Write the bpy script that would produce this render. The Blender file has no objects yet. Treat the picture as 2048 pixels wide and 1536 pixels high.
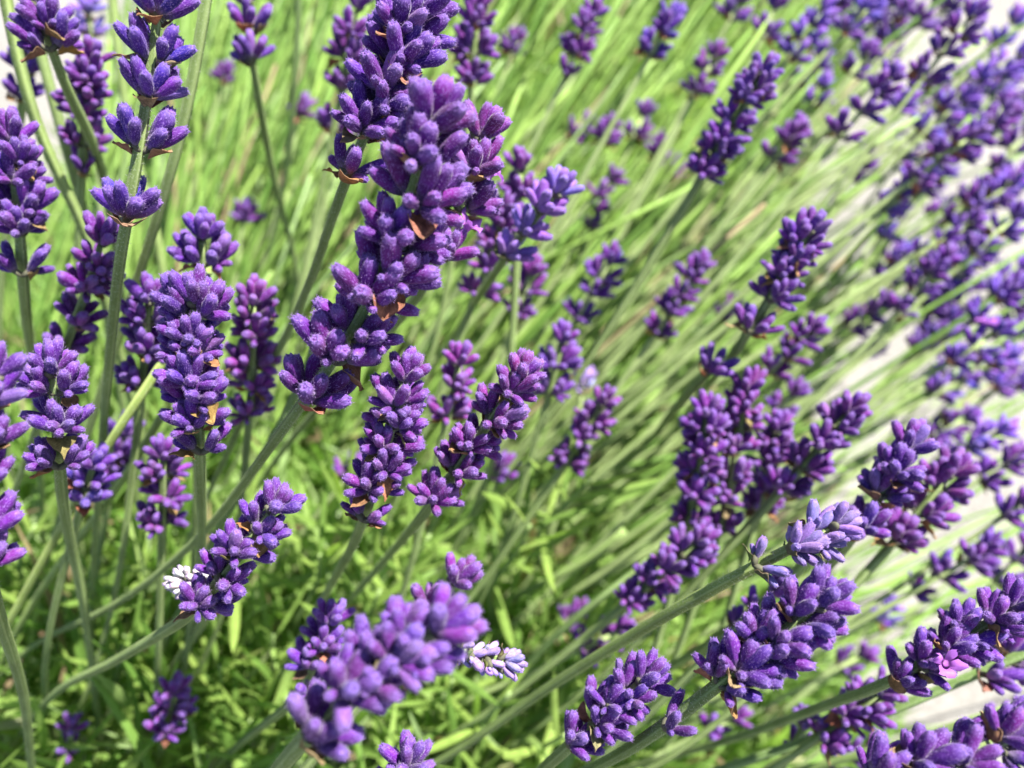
import bpy, math, random
import numpy as np
from mathutils import Vector, Matrix

random.seed(7)
rng = np.random.default_rng(7)
R = math.radians
scene = bpy.context.scene
COL = scene.collection

# ------------------------------------------------------------------ camera, sky, sun, exposure
CAM = Vector((0.0, 0.0, 0.42))
PITCH = R(50)                                   # looking down into the bush
RIGHT = Vector((1, 0, 0))
FWD = Vector((0, math.cos(PITCH), -math.sin(PITCH)))
UP = Vector((0, math.sin(PITCH), math.cos(PITCH)))
FPX = 1648.0
cd = bpy.data.cameras.new("camera")
cam = bpy.data.objects.new("camera", cd)
COL.objects.link(cam)
cam.location = CAM
cam.rotation_euler = (math.pi / 2 - PITCH, 0, 0)
cd.sensor_width = 4.8
cd.lens = 4.8 * FPX / 2048
cd.clip_start = 0.005
cd.clip_end = 200
cd.dof.use_dof = True
cd.dof.focus_distance = 0.120
cd.dof.aperture_fstop = 1.8
scene.camera = cam

SUN_EL, SUN_AZ = R(63), R(72)                   # azimuth clockwise from +Y
sun_dir = Vector((math.sin(SUN_AZ) * math.cos(SUN_EL), math.cos(SUN_AZ) * math.cos(SUN_EL), math.sin(SUN_EL)))
world = bpy.data.worlds.new("World")
scene.world = world
world.use_nodes = True
wn = world.node_tree
sky = wn.nodes.new("ShaderNodeTexSky")
sky.sky_type = 'NISHITA'
sky.sun_disc = False
sky.sun_elevation = SUN_EL
sky.sun_rotation = SUN_AZ
wn.links.new(sky.outputs[0], wn.nodes["Background"].inputs[0])
wn.nodes["Background"].inputs[1].default_value = 0.06
sl = bpy.data.lights.new("sun", 'SUN')
sl.energy = 5.0
sl.angle = R(0.53)
sl.color = (1.0, 0.95, 0.87)
so = bpy.data.objects.new("sun", sl)
COL.objects.link(so)
so.rotation_euler = sun_dir.to_track_quat('Z', 'Y').to_euler()
vs = scene.view_settings
vs.view_transform = 'Standard'
vs.look = 'None'
vs.exposure = 1.8
vs.gamma = 1.0
scene.cycles.max_bounces = 8
scene.cycles.transparent_max_bounces = 8

def P(px, py, d):
    """point of the place seen at photo pixel (px, py), d metres in front of the lens"""
    return CAM + RIGHT * ((px - 1024) / FPX * d) + UP * (-(py - 768) / FPX * d) + FWD * d

def pix(p):
    v = p - CAM
    d = v.dot(FWD)
    if d < 1e-4:
        return None
    return 1024 + v.dot(RIGHT) / d * FPX, 768 - v.dot(UP) / d * FPX, d

ROOT = Vector((-0.186, 0.04, 0.0))              # heart of the bush, on the soil

# ------------------------------------------------------------------ materials
def new_mat(name):
    m = bpy.data.materials.new(name)
    m.use_nodes = True
    nt = m.node_tree
    for n in list(nt.nodes):
        nt.nodes.remove(n)
    out = nt.nodes.new("ShaderNodeOutputMaterial")
    return m, nt, out

def N(nt, kind, **kw):
    n = nt.nodes.new("ShaderNode" + kind)
    for k, v in kw.items():
        setattr(n, k, v)
    return n

def setin(n, **kw):
    for k, v in kw.items():
        n.inputs[k.replace("_", " ")].default_value = v
    return n

def mix(nt, blend, fac, a, b):
    n = nt.nodes.new("ShaderNodeMix")
    n.data_type = 'RGBA'
    n.blend_type = blend
    for sock, v in ((n.inputs[0], fac), (n.inputs[6], a), (n.inputs[7], b)):
        if hasattr(v, "is_linked"):
            nt.links.new(v, sock)
        else:
            sock.default_value = v
    return n.outputs[2]

def ramp(nt, src, stops, interp='LINEAR'):
    n = nt.nodes.new("ShaderNodeValToRGB")
    n.color_ramp.interpolation = interp
    el = n.color_ramp.elements
    while len(el) > 1:
        el.remove(el[-1])
    el[0].position, el[0].color = stops[0]
    for p, c in stops[1:]:
        e = el.new(p)
        e.color = c
    nt.links.new(src, n.inputs[0])
    return n.outputs[0]

def noise(nt, vec, scale, detail=2.0, rough=0.5):
    n = nt.nodes.new("ShaderNodeTexNoise")
    n.inputs["Scale"].default_value = scale
    n.inputs["Detail"].default_value = detail
    n.inputs["Roughness"].default_value = rough
    if vec is not None:
        nt.links.new(vec, n.inputs["Vector"])
    return n.outputs[0]

def g(v, a=1.0):
    return (v, v, v, a)

def leafy(nt, col, trans_col, trans, rough=0.6, normal=None, sheen=0.0):
    """principled surface with some light coming through"""
    b = N(nt, "BsdfPrincipled")
    nt.links.new(col, b.inputs["Base Color"])
    b.inputs["Roughness"].default_value = rough
    b.inputs["Specular IOR Level"].default_value = 0.3
    if sheen:
        b.inputs["Sheen Weight"].default_value = sheen
        b.inputs["Sheen Roughness"].default_value = 0.45
    t = N(nt, "BsdfTranslucent")
    nt.links.new(trans_col, t.inputs[0])
    if normal is not None:
        nt.links.new(normal, b.inputs["Normal"])
    s = N(nt, "MixShader")
    s.inputs[0].default_value = trans
    nt.links.new(b.outputs[0], s.inputs[1])
    nt.links.new(t.outputs[0], s.inputs[2])
    return s.outputs[0]

def bump(nt, h, strength, dist):
    b = N(nt, "Bump")
    b.inputs["Strength"].default_value = strength
    b.inputs["Distance"].default_value = dist
    nt.links.new(h, b.inputs["Height"])
    return b.outputs[0]

def mat_calyx():
    m, nt, out = new_mat("velvet_calyx")
    oi = N(nt, "ObjectInfo")
    tc = N(nt, "TexCoord")
    at = N(nt, "Attribute", attribute_name="t")
    rnd = oi.outputs["Random"]
    hs = N(nt, "HueSaturation")
    mr = N(nt, "MapRange")
    setin(mr, To_Min=0.475, To_Max=0.53)
    nt.links.new(rnd, mr.inputs[0])
    nt.links.new(mr.outputs[0], hs.inputs["Hue"])
    mm = N(nt, "Math", operation='MULTIPLY')
    mm.inputs[1].default_value = 7.31
    nt.links.new(rnd, mm.inputs[0])
    fr = N(nt, "Math", operation='FRACT')
    nt.links.new(mm.outputs[0], fr.inputs[0])
    mv = N(nt, "MapRange")
    setin(mv, To_Min=0.72, To_Max=1.25)
    nt.links.new(fr.outputs[0], mv.inputs[0])
    nt.links.new(mv.outputs[0], hs.inputs["Value"])
    nt.links.new(oi.outputs["Color"], hs.inputs["Color"])
    body = hs.outputs[0]
    # pale, greenish-grey foot of the calyx, bluer closed tip
    foot = ramp(nt, at.outputs["Fac"], [(0.0, g(0.85)), (0.15, g(0.5)), (0.36, g(0.0)), (1, g(0))])
    c = mix(nt, 'MIX', foot, body, (0.20, 0.18, 0.20, 1))
    tip = ramp(nt, at.outputs["Fac"], [(0.78, g(0)), (0.93, g(0.45)), (1, g(0.75))])
    c = mix(nt, 'MIX', tip, c, (0.14, 0.09, 0.30, 1))
    n1 = noise(nt, tc.outputs["Object"], 900, 3)
    patch = ramp(nt, n1, [(0.35, g(0.6)), (0.65, g(1.25))])
    c = mix(nt, 'MULTIPLY', 0.7, c, patch)
    # felt: pale star hairs lying on the skin
    mp = N(nt, "Mapping")
    mp.inputs["Scale"].default_value = (1, 1, .45)
    nt.links.new(tc.outputs["Object"], mp.inputs[0])
    n2 = noise(nt, mp.outputs[0], 5200, 2)
    felt = ramp(nt, n2, [(0.55, g(0)), (0.68, g(0.6))])
    c = mix(nt, 'MIX', felt, c, (0.30, 0.17, 0.52, 1))
    nrm = bump(nt, n2, 0.6, 0.00012)
    sh = leafy(nt, c, c, 0.08, 0.75, nrm, 0.12)
    nt.links.new(sh, out.inputs[0])
    return m

def mat_plain(name, col, trans=0.3, rough=0.7):
    m, nt, out = new_mat(name)
    rgb = N(nt, "RGB")
    rgb.outputs[0].default_value = (*col, 1)
    nt.links.new(leafy(nt, rgb.outputs[0], rgb.outputs[0], trans, rough), out.inputs[0])
    return m

def mat_bract():
    m, nt, out = new_mat("papery_bract")
    oi = N(nt, "ObjectInfo")
    tc = N(nt, "TexCoord")
    at = N(nt, "Attribute", attribute_name="t")
    n1 = noise(nt, tc.outputs["Object"], 700, 4, 0.6)
    var = ramp(nt, n1, [(0.3, g(0.45)), (0.7, g(1.25))])
    c = mix(nt, 'MULTIPLY', 0.85, oi.outputs["Color"], var)
    wv = N(nt, "TexWave", wave_type='BANDS', bands_direction='X')
    setin(wv, Scale=900.0, Distortion=3.0)
    nt.links.new(tc.outputs["Object"], wv.inputs["Vector"])
    veins = ramp(nt, wv.outputs[0], [(0.0, g(0.55)), (0.35, g(1))])
    c = mix(nt, 'MULTIPLY', 0.55, c, veins)
    edge = ramp(nt, at.outputs["Fac"], [(0.0, g(0)), (0.8, g(0.05)), (1.0, g(0.55))])
    c = mix(nt, 'MIX', edge, c, (0.42, 0.29, 0.18, 1))
    sh = leafy(nt, c, c, 0.35, 0.8, bump(nt, n1, 0.4, 0.0002))
    nt.links.new(sh, out.inputs[0])
    return m

def mat_green(name, a, b, tcol, trans, rough, scale, island=True, streak=False):
    m, nt, out = new_mat(name)
    tc = N(nt, "TexCoord")
    if island:
        src = N(nt, "NewGeometry").outputs["Random Per Island"]
    else:
        src = N(nt, "ObjectInfo").outputs["Random"]
    c = mix(nt, 'MIX', src, (*a, 1), (*b, 1)) if not island else ramp(nt, src, [(0, (*a, 1)), (.5, tuple((x + y) / 2 for x, y in zip(a, b)) + (1,)), (.80, (*b, 1)), (.93, (b[0] * 1.05, b[1] * .98, b[2] * 1.9, 1)), (.965, (.34, .27, .15, 1)), (1, (.20, .14, .09, 1))])
    n1 = noise(nt, tc.outputs["Object"], scale, 3)
    c = mix(nt, 'MULTIPLY', 0.7, c, ramp(nt, n1, [(0.3, g(0.6)), (0.7, g(1.2))]))
    t = mix(nt, 'MULTIPLY', 1.0, c, (*tcol, 1))
    sh = leafy(nt, c, t, trans, rough, bump(nt, n1, 0.25, 0.0003))
    nt.links.new(sh, out.inputs[0])
    return m

def mat_stem():
    m, nt, out = new_mat("downy_stem")
    oi = N(nt, "ObjectInfo")
    tc = N(nt, "TexCoord")
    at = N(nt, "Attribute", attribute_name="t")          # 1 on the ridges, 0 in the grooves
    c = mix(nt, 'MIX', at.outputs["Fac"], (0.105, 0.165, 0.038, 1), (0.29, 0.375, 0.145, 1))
    c = mix(nt, 'MULTIPLY', 1.0, c, oi.outputs["Color"])
    n1 = noise(nt, tc.outputs["Object"], 3600, 2)
    c = mix(nt, 'MIX', ramp(nt, n1, [(0.55, g(0)), (0.7, g(0.5))]), c, (0.42, 0.48, 0.33, 1))
    n2 = noise(nt, tc.outputs["Object"], 160, 2)
    c = mix(nt, 'MULTIPLY', 0.6, c, ramp(nt, n2, [(0.3, g(0.7)), (0.7, g(1.2))]))
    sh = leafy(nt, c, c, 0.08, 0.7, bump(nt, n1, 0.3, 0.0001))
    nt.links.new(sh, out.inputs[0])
    return m

def mat_corolla():
    m, nt, out = new_mat("open_corolla")
    tc = N(nt, "TexCoord")
    at = N(nt, "Attribute", attribute_name="t")
    c = ramp(nt, at.outputs["Fac"], [(0.0, (0.34, 0.10, 0.34, 1)), (0.12, (0.36, 0.10, 0.40, 1)), (0.5, (0.42, 0.14, 0.56, 1)), (1, (0.36, 0.13, 0.58, 1))])
    n1 = noise(nt, tc.outputs["Object"], 1500, 2)
    c = mix(nt, 'MULTIPLY', 0.5, c, ramp(nt, n1, [(0.3, g(0.75)), (0.7, g(1.15))]))
    nt.links.new(leafy(nt, c, c, 0.35, 0.55), out.inputs[0])
    return m

def mat_ground(name, stops, sc, det, bs, bd):
    m, nt, out = new_mat(name)
    tc = N(nt, "TexCoord")
    a = noise(nt, tc.outputs["Object"], sc, det, 0.65)
    b = noise(nt, tc.outputs["Object"], sc * 0.06, 3)
    c = ramp(nt, a, stops)
    c = mix(nt, 'MULTIPLY', 0.6, c, ramp(nt, b, [(0.3, g(0.8)), (0.7, g(1.1))]))
    p = N(nt, "BsdfPrincipled")
    nt.links.new(c, p.inputs["Base Color"])
    p.inputs["Roughness"].default_value = 0.9
    nt.links.new(bump(nt, a, bs, bd), p.inputs["Normal"])
    nt.links.new(p.outputs[0], out.inputs[0])
    return m

M_CALYX = mat_calyx()
M_HAIR = mat_plain("pale_down", (0.40, 0.26, 0.60), 0.45)
M_SHAIR = mat_plain("stem_down", (0.60, 0.66, 0.48), 0.45)
M_BRACT = mat_bract()
M_STEM = mat_stem()
M_NODE = mat_plain("flower_base", (0.10, 0.10, 0.065), 0.15)
M_COROLLA = mat_corolla()
M_LEAF = mat_green("leaf_green", (0.14, 0.24, 0.05), (0.27, 0.38, 0.09), (1.5, 1.6, 0.9), 0.38, 0.5, 140, island=False)
M_MASS = mat_green("leaf_mass_green", (0.12, 0.235, 0.042), (0.28, 0.41, 0.105), (1.4, 1.5, 0.9), 0.42, 0.5, 90)
M_STEMS = mat_green("stem_mass_green", (0.105, 0.215, 0.035), (0.255, 0.395, 0.085), (1.2, 1.2, 0.8), 0.15, 0.6, 120)
M_PAVE = mat_ground("pale_concrete", [(0.28, (0.10, 0.093, 0.083, 1)), (0.5, (0.19, 0.182, 0.168, 1)), (0.72, (0.28, 0.27, 0.255, 1))], 260, 6, 0.5, 0.002)
M_SOIL = mat_ground("dark_soil", [(0.3, (0.030, 0.021, 0.014, 1)), (0.6, (0.075, 0.055, 0.036, 1)), (0.8, (0.13, 0.10, 0.07, 1))], 120, 6, 0.8, 0.006)

# ------------------------------------------------------------------ mesh helpers
class MB:
    def __init__(self):
        self.v, self.f, self.m, self.t = [], [], [], []
    def vert(self, p, t=0.0):
        self.v.append((p[0], p[1], p[2]))
        self.t.append(t)
        return len(self.v) - 1
    def face(self, ids, mat=0):
        self.f.append(tuple(ids))
        self.m.append(mat)
    def mesh(self, name, mats):
        me = bpy.data.meshes.new(name)
        me.from_pydata(self.v, [], self.f)
        for m in mats:
            me.materials.append(m)
        me.polygons.foreach_set("material_index", self.m)
        me.polygons.foreach_set("use_smooth", [True] * len(self.f))
        a = me.attributes.new("t", 'FLOAT', 'POINT')
        a.data.foreach_set("value", self.t)
        me.update()
        return me

def hair(mb, i, p, n, side, length, width, mat):
    """a fine hair rooted in vertex i, so that it belongs to the skin it grows from"""
    mid = p + n * (length * 0.45)
    tipp = p + n * length + side * (length * random.uniform(-0.5, 0.5))
    a = mb.vert(mid - side * width)
    b = mb.vert(tipp)
    c = mb.vert(mid + side * width)
    mb.face((i, a, b, c), mat)

def interp(xs, ys, x):
    return float(np.interp(x, xs, ys))

def calyx_mesh(name, seed, seg, rings, hairs, kind):
    rs = random.Random(seed)
    mb = MB()
    L = 0.0062
    w = rs.uniform(0.00104, 0.00120)
    bend = rs.uniform(-0.0006, 0.0009)
    if kind == 'barrel':
        prof = [(0, .36), (.08, .56), (.25, .84), (.5, 1.0), (.72, .99), (.86, .86), (.94, .66), (.985, .46)]
    elif kind == 'finger':
        prof = [(0, .34), (.08, .50), (.25, .74), (.5, .88), (.7, .92), (.86, .84), (.94, .68), (.985, .45)]
    else:                                                     # a club, widest near the tip
        prof = [(0, .32), (.08, .46), (.25, .68), (.5, .92), (.72, 1.06), (.86, .98), (.94, .78), (.985, .50)]
    px, py = zip(*prof)
    ts = [0.985 * (k / (rings - 1)) ** 0.9 for k in range(rings)]
    lump = [rs.uniform(-1, 1) for _ in range(6)]
    grid = []
    def centre(t):
        return Vector((bend * t * t, 0, L * t))
    for t in ts:
        row = []
        for k in range(seg):
            th = 2 * math.pi * k / seg
            rib = 0.11 * math.cos(13 * th) * (1 - t ** 4) if seg >= 26 else 0.0
            r = w * interp(px, py, t) * (1 + rib + 0.05 * lump[0] * math.cos(2 * th + lump[1]) + 0.04 * lump[2] * math.sin(9 * t + 3 * lump[3] + th))
            tooth = max(0.0, math.cos(5 * th + lump[5])) * max(0.0, t - .86) / .125
            row.append(mb.vert(centre(t + .045 * tooth) + Vector((math.cos(th) * r, math.sin(th) * r, 0)) * (1 + .10 * tooth), t))
        grid.append(row)
    # rolled rim, dimple and the closed nub inside it
    for (r, z, t) in ((.34, 1.0, 1.0), (.25, .99, .9), (.18, .985, .84), (.12, 1.0, .95)):
        row = []
        for k in range(seg):
            th = 2 * math.pi * k / seg
            rr = w * r * (1 + 0.12 * math.cos(5 * th + lump[4]))
            row.append(mb.vert(centre(z) + Vector((math.cos(th) * rr, math.sin(th) * rr, 0)), t))
        grid.append(row)
    for a, b in zip(grid, grid[1:]):
        for k in range(seg):
            mb.face((a[k], a[(k + 1) % seg], b[(k + 1) % seg], b[k]))
    top = mb.vert(centre(1.03), 1.0)
    for k in range(seg):
        mb.face((grid[-1][k], grid[-1][(k + 1) % seg], top))
    bot = mb.vert(centre(-0.02), 0.0)
    for k in range(seg):
        mb.face((grid[0][(k + 1) % seg], grid[0][k], bot))
    if hairs:
        random.seed(seed)
        for ri in range(rings + 1):
            for k in range(seg):
                if rs.random() > hairs:
                    continue
                i = grid[ri][k]
                p = Vector(mb.v[i])
                th = 2 * math.pi * k / seg
                rad = Vector((math.cos(th), math.sin(th), 0))
                up = 0.15 + (0.9 if ri >= rings - 1 else 0.25 * rs.random())
                n = (rad + Vector((0, 0, up)) + Vector((rs.uniform(-.5, .5), rs.uniform(-.5, .5), rs.uniform(-.5, .5)))).normalized()
                sd = n.cross(Vector((rs.uniform(-1, 1), rs.uniform(-1, 1), rs.uniform(-1, 1)))).normalized()
                hair(mb, i, p, n, sd, rs.uniform(0.00022, 0.00055), 0.000022, 1)
    return mb.mesh(name, [M_CALYX, M_HAIR])

def bract_mesh(name, seed, n, long_tip):
    """dry diamond-shaped bract, cupped round the flowers, tip drawn out; grows along +Z, faces +X"""
    rs = random.Random(seed)
    mb = MB()
    L, W = 0.0062, 0.0036
    px = [0, .08, .25, .42, .58, .72, .85, 1.0]
    py = [.22, .45, .85, 1.0, .72, .38, .16, .02] if long_tip else [.25, .5, .88, 1.0, .86, .6, .34, .03]
    curl, roll = rs.uniform(-.35, .9), rs.uniform(.7, 1.5)
    ph = [rs.uniform(0, 6) for _ in range(6)]
    rows = []
    for i in range(n + 1):
        t = i / n
        hw = W * interp(px, py, t) * (1 + .13 * math.sin(11 * t + ph[0]))
        row = []
        for j in range(-n // 2, n // 2 + 1):
            s = j / (n / 2)
            y = hw * s * (1 + .08 * math.sin(9 * t + ph[1]) * s)
            x = -roll * y * y / W * 0.55 + curl * L * t * t * .55
            x += 0.00030 * math.sin(8 * s + ph[2] + 5 * t) * t + 0.00035 * math.sin(12 * t + ph[3]) * abs(s)
            row.append(mb.vert((x, y, L * t - .0006 * s * s * (1 - t)), max(abs(s) ** 4, t ** 6)))
        rows.append(row)
    m = len(rows[0])
    off = len(mb.v)
    for row in rows:                                            # the back face, a paper's thickness away
        for i in row:
            p = mb.v[i]
            mb.vert((p[0] - 0.00012, p[1], p[2]), mb.t[i])
    for a, b in zip(rows, rows[1:]):
        for k in range(m - 1):
            q = (a[k], a[k + 1], b[k + 1], b[k])
            mb.face(q)
            mb.face(tuple(x + off for x in reversed(q)))
    for a, b in zip(rows, rows[1:]):
        for k in (0, m - 1):
            mb.face((a[k], b[k], b[k] + off, a[k] + off))
    return mb.mesh(name, [M_BRACT])

def node_mesh(name):
    """the little felted cushion on the stem that carries one fan of flowers"""
    mb = MB()
    seg, rows = 8, []
    for (x, r) in ((0.0, .0006), (.0006, .0008), (.0012, .0007), (.0017, .0004)):
        rows.append([mb.vert((x, math.cos(2 * math.pi * k / seg) * r, math.sin(2 * math.pi * k / seg) * r * .8 + x * .5), x / .0018) for k in range(seg)])
    for a, b in zip(rows, rows[1:]):
        for k in range(seg):
            mb.face((a[k], a[(k + 1) % seg], b[(k + 1) % seg], b[k]))
    mb.face(list(reversed(rows[0])))
    mb.face(rows[-1])
    return mb.mesh(name, [M_NODE])

def corolla_mesh(name, seed):
    """open two-lipped flower: a tube, two upper lobes, three lower lobes; grows along +Z"""
    rs = random.Random(seed)
    mb = MB()
    seg, rows = 15, []
    for (z, r, t) in ((0, .0007, .2), (.0014, .0008, .3), (.0024, .0012, .35)):
        rows.append([mb.vert((math.cos(2 * math.pi * k / seg) * r, math.sin(2 * math.pi * k / seg) * r, z), t) for k in range(seg)])
    for a, b in zip(rows, rows[1:]):
        for k in range(seg):
            mb.face((a[k], a[(k + 1) % seg], b[(k + 1) % seg], b[k]))
    inner = mb.vert((0, 0, .0021), 0.12)
    for k in range(seg):
        mb.face((rows[-1][k], rows[-1][(k + 1) % seg], inner))
    for lobe in range(5):
        base = rows[-1][lobe * 3: lobe * 3 + 3] + [rows[-1][(lobe * 3 + 3) % seg]]
        th0 = 2 * math.pi * (lobe * 3 + 1.5) / seg
        ln = (.0030 if lobe in (0, 4) else .0021) * rs.uniform(.7, 1.15)
        up = rs.uniform(.0028, .0042) if lobe in (0, 4) else rs.uniform(.0002, .0024)
        prev = base
        for (u, wd) in ((.35, .0012), (.7, .0015), (1.0, .0010)):
            row = []
            for s in (-1, -.35, .35, 1):
                rad = .0012 + ln * u * (1 - .12 * s * s)
                y = wd * s
                z = .0024 + up * u - .0011 * u * u + .0008 * math.sin(3 * s + 2 * lobe) * u - .0006 * s * s * u
                row.append(mb.vert((math.cos(th0) * rad - math.sin(th0) * y, math.sin(th0) * rad + math.cos(th0) * y, z), .35 + .6 * u))
            for k in range(3):
                mb.face((prev[k], prev[k + 1], row[k + 1], row[k]))
            prev = row
    return mb.mesh(name, [M_COROLLA])

HI = [calyx_mesh("calyx_fine", 10 + k, 26, 12, 0.6, kd) for k, kd in enumerate(('barrel', 'finger', 'club', 'barrel', 'club', 'finger'))]
MID = [calyx_mesh("calyx_mid", 30 + k, 14, 8, 0.35, kd) for k, kd in enumerate(('barrel', 'finger', 'club', 'barrel'))]
LOW = [calyx_mesh("calyx_far", 50 + k, 9, 5, 0.0, kd) for k, kd in enumerate(('barrel', 'finger', 'club'))]
BR_HI = [bract_mesh("bract_fine", 70 + k, 10, k % 2 == 0) for k in range(6)]
BR_LOW = [bract_mesh("bract_far", 80 + k, 4, k % 2 == 0) for k in range(3)]
NODE = node_mesh("flower_base")
COROLLA = [corolla_mesh("corolla", 90 + k) for k in range(3)]

# ------------------------------------------------------------------ curves
def catmull(pts, step):
    """evenly stepped smooth line through the points"""
    pts = [pts[0] * 2 - pts[1]] + list(pts) + [pts[-1] * 2 - pts[-2]]
    out = []
    for i in range(1, len(pts) - 2):
        p0, p1, p2, p3 = pts[i - 1:i + 3]
        n = max(2, int((p2 - p1).length / step))
        for k in range(n):
            t = k / n
            out.append(0.5 * ((2 * p1) + (p2 - p0) * t + (2 * p0 - 5 * p1 + 4 * p2 - p3) * t * t + (3 * p1 - p0 - 3 * p2 + p3) * t ** 3))
    out.append(pts[-2].copy())
    return out

def even(line, step, passes=14):
    """the same line with even steps and its corners eased"""
    a = np.array([tuple(p) for p in line])
    s = np.concatenate([[0], np.cumsum(np.linalg.norm(np.diff(a, axis=0), axis=1))])
    n = max(4, int(s[-1] / step))
    q = np.linspace(0, s[-1], n + 1)
    b = np.stack([np.interp(q, s, a[:, k]) for k in range(3)], 1)
    for _ in range(passes):
        b[1:-1] = b[1:-1] * .5 + (b[:-2] + b[2:]) * .25
    return [Vector(p) for p in b]

def tube(mb, pts, rad, seg, mat=0, square=True, hairs=0.0, hmat=1, hlen=0.00055):
    n = len(pts)
    tan = [(pts[min(i + 1, n - 1)] - pts[max(i - 1, 0)]).normalized() for i in range(n)]
    u = tan[0].orthogonal().normalized()
    rows = []
    for i in range(n):
        u = (u - tan[i] * u.dot(tan[i])).normalized()
        w = tan[i].cross(u)
        r = rad(i / (n - 1))
        row = []
        for k in range(seg):
            th = 2 * math.pi * k / seg
            e = 0.0
            if square:
                e = 0.13 * math.cos(4 * th) + 0.09 * math.cos(8 * th)
            d = u * math.cos(th) + w * math.sin(th)
            row.append(mb.vert(pts[i] + d * (r * (1 + e)), min(1, max(0, .5 + 3.2 * e)) if square else i / (n - 1)))
        rows.append(row)
        if hairs:
            for k in range(seg):
                if random.random() < hairs:
                    th = 2 * math.pi * k / seg
                    d = (u * math.cos(th) + w * math.sin(th) + tan[i] * random.uniform(-.6, .6)).normalized()
                    hair(mb, row[k], Vector(mb.v[row[k]]), d, tan[i], random.uniform(.5, 1.1) * hlen, 0.000034, hmat)
    for a, b in zip(rows, rows[1:]):
        for k in range(seg):
            mb.face((a[k], a[(k + 1) % seg], b[(k + 1) % seg], b[k]), mat)
    mb.face(list(reversed(rows[0])), mat)
    mb.face(rows[-1], mat)

def frame(zdir, xdir):
    z = zdir.normalized()
    x = (xdir - z * xdir.dot(z))
    x = x.normalized() if x.length > 1e-6 else z.orthogonal().normalized()
    y = z.cross(x)
    m = Matrix.Identity(4)
    for i in range(3):
        m[i][0], m[i][1], m[i][2] = x[i], y[i], z[i]
    return m

def link(name, data, parent=None, matrix=None, color=None):
    o = bpy.data.objects.new(name, data)
    COL.objects.link(o)
    if parent is not None:
        o.parent = parent
    if matrix is not None:
        o.matrix_basis = matrix
    if color is not None:
        o.color = (*color, 1)
    return o

def tag(o, label, cat=None, group=None, kind=None):
    o["label"] = label
    if cat:
        o["category"] = cat
    if group:
        o["group"] = group
    if kind:
        o["kind"] = kind

# ------------------------------------------------------------------ ground
def sheet(name, pts, z, mat, res, amp, kind="structure"):
    """a closed outline filled as a fine grid of its own unevenness"""
    x0, x1 = min(p[0] for p in pts), max(p[0] for p in pts)
    y0, y1 = min(p[1] for p in pts), max(p[1] for p in pts)
    def inside(x, y):
        c = False
        for (ax, ay), (bx, by) in zip(pts, pts[1:] + pts[:1]):
            if (ay > y) != (by > y) and x < (bx - ax) * (y - ay) / (by - ay) + ax:
                c = not c
        return c
    nx, ny = int((x1 - x0) / res), int((y1 - y0) / res)
    ids, mb = {}, MB()
    def vid(i, j):
        if (i, j) not in ids:
            x, y = x0 + i * res, y0 + j * res
            h = amp * (math.sin(x * 61 + 3 * math.sin(y * 37)) * .5 + math.sin(y * 83 + 2 * math.sin(x * 53)) * .5 + random.uniform(-.6, .6))
            ids[(i, j)] = mb.vert((x + random.uniform(-.3, .3) * res, y + random.uniform(-.3, .3) * res, z + amp * 1.7 + h))
        return ids[(i, j)]
    for i in range(nx):
        for j in range(ny):
            if inside(x0 + (i + .5) * res, y0 + (j + .5) * res):
                mb.face((vid(i, j), vid(i + 1, j), vid(i + 1, j + 1), vid(i, j + 1)))
    o = link(name, mb.mesh(name, [mat]))
    o["kind"] = kind
    return o

mb = MB()
q = [mb.vert((sx * 60, sy * 60, 0)) for sx, sy in ((-1, -1), (1, -1), (1, 1), (-1, 1))]
mb.face(q)
pv = link("pavement", mb.mesh("pavement", [M_PAVE]))
tag(pv, "sun-bleached pale concrete pavement beside and behind the lavender bush", kind="structure")
BED = [(-.62, -.40), (.06, -.40), (.12, -.05), (.155, .12), (.19, .35), (.26, .62), (.36, 1.0), (.30, 1.5), (-.10, 1.6), (-.16, 1.1), (-.22, .8), (-.31, .52), (-.42, .33), (-.62, .2)]
soil = sheet("soil_bed", BED, 0.004, M_SOIL, 0.012, 0.006)
tag(soil, "dark crumbly soil of the flower bed under the lavender", kind="structure")

# ------------------------------------------------------------------ flower spikes
BLUE, VIOL, PURP, MAGE, PALE = (.060, .012, .225), (.076, .009, .185), (.096, .008, .170), (.118, .010, .168), (.33, .25, .55)
TAN, RUST, OLIVE = (.36, .205, .10), (.24, .12, .06), (.20, .21, .09)

def fan(kind, rs):
    """directions (angle round, angle from the axis, size) of the flowers in one fan"""
    j = lambda a: rs.uniform(-a, a)
    if kind == 'dense':
        o = [(f + j(12), 24 + j(8), rs.uniform(.92, 1.12)) for f in (-60, 0, 60)]
        o += [(f + j(10), 52 + j(9), rs.uniform(.78, 1.04)) for f in (-76, -26, 26, 76)]
        o += [(f + j(12), 80 + j(9), rs.uniform(.55, .86)) for f in (-52, 0, 52)]
    elif kind == 'far':
        o = [(f + j(12), 32 + j(8), rs.uniform(1.0, 1.15)) for f in (-40, 40)]
        o += [(f + j(12), 64 + j(12), rs.uniform(.7, 1.02)) for f in (-72, -22, 26, 74)]
    elif kind == 'sparse':
        o = [(f + j(9), 30 + j(7), rs.uniform(.95, 1.1)) for f in (-46, 44)]
        o += [(f + j(9), 52 + j(8), rs.uniform(.85, 1.0)) for f in (-76, 0, 74)]
    else:                                                     # few flowers
        o = [(f + j(10), 40 + j(9), rs.uniform(.8, 1.0)) for f in (-40, 35)]
        o.append((j(20), 70 + j(8), rs.uniform(.55, .7)))
    return o

BR_ANG = (66, 82, 98, 116)

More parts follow.
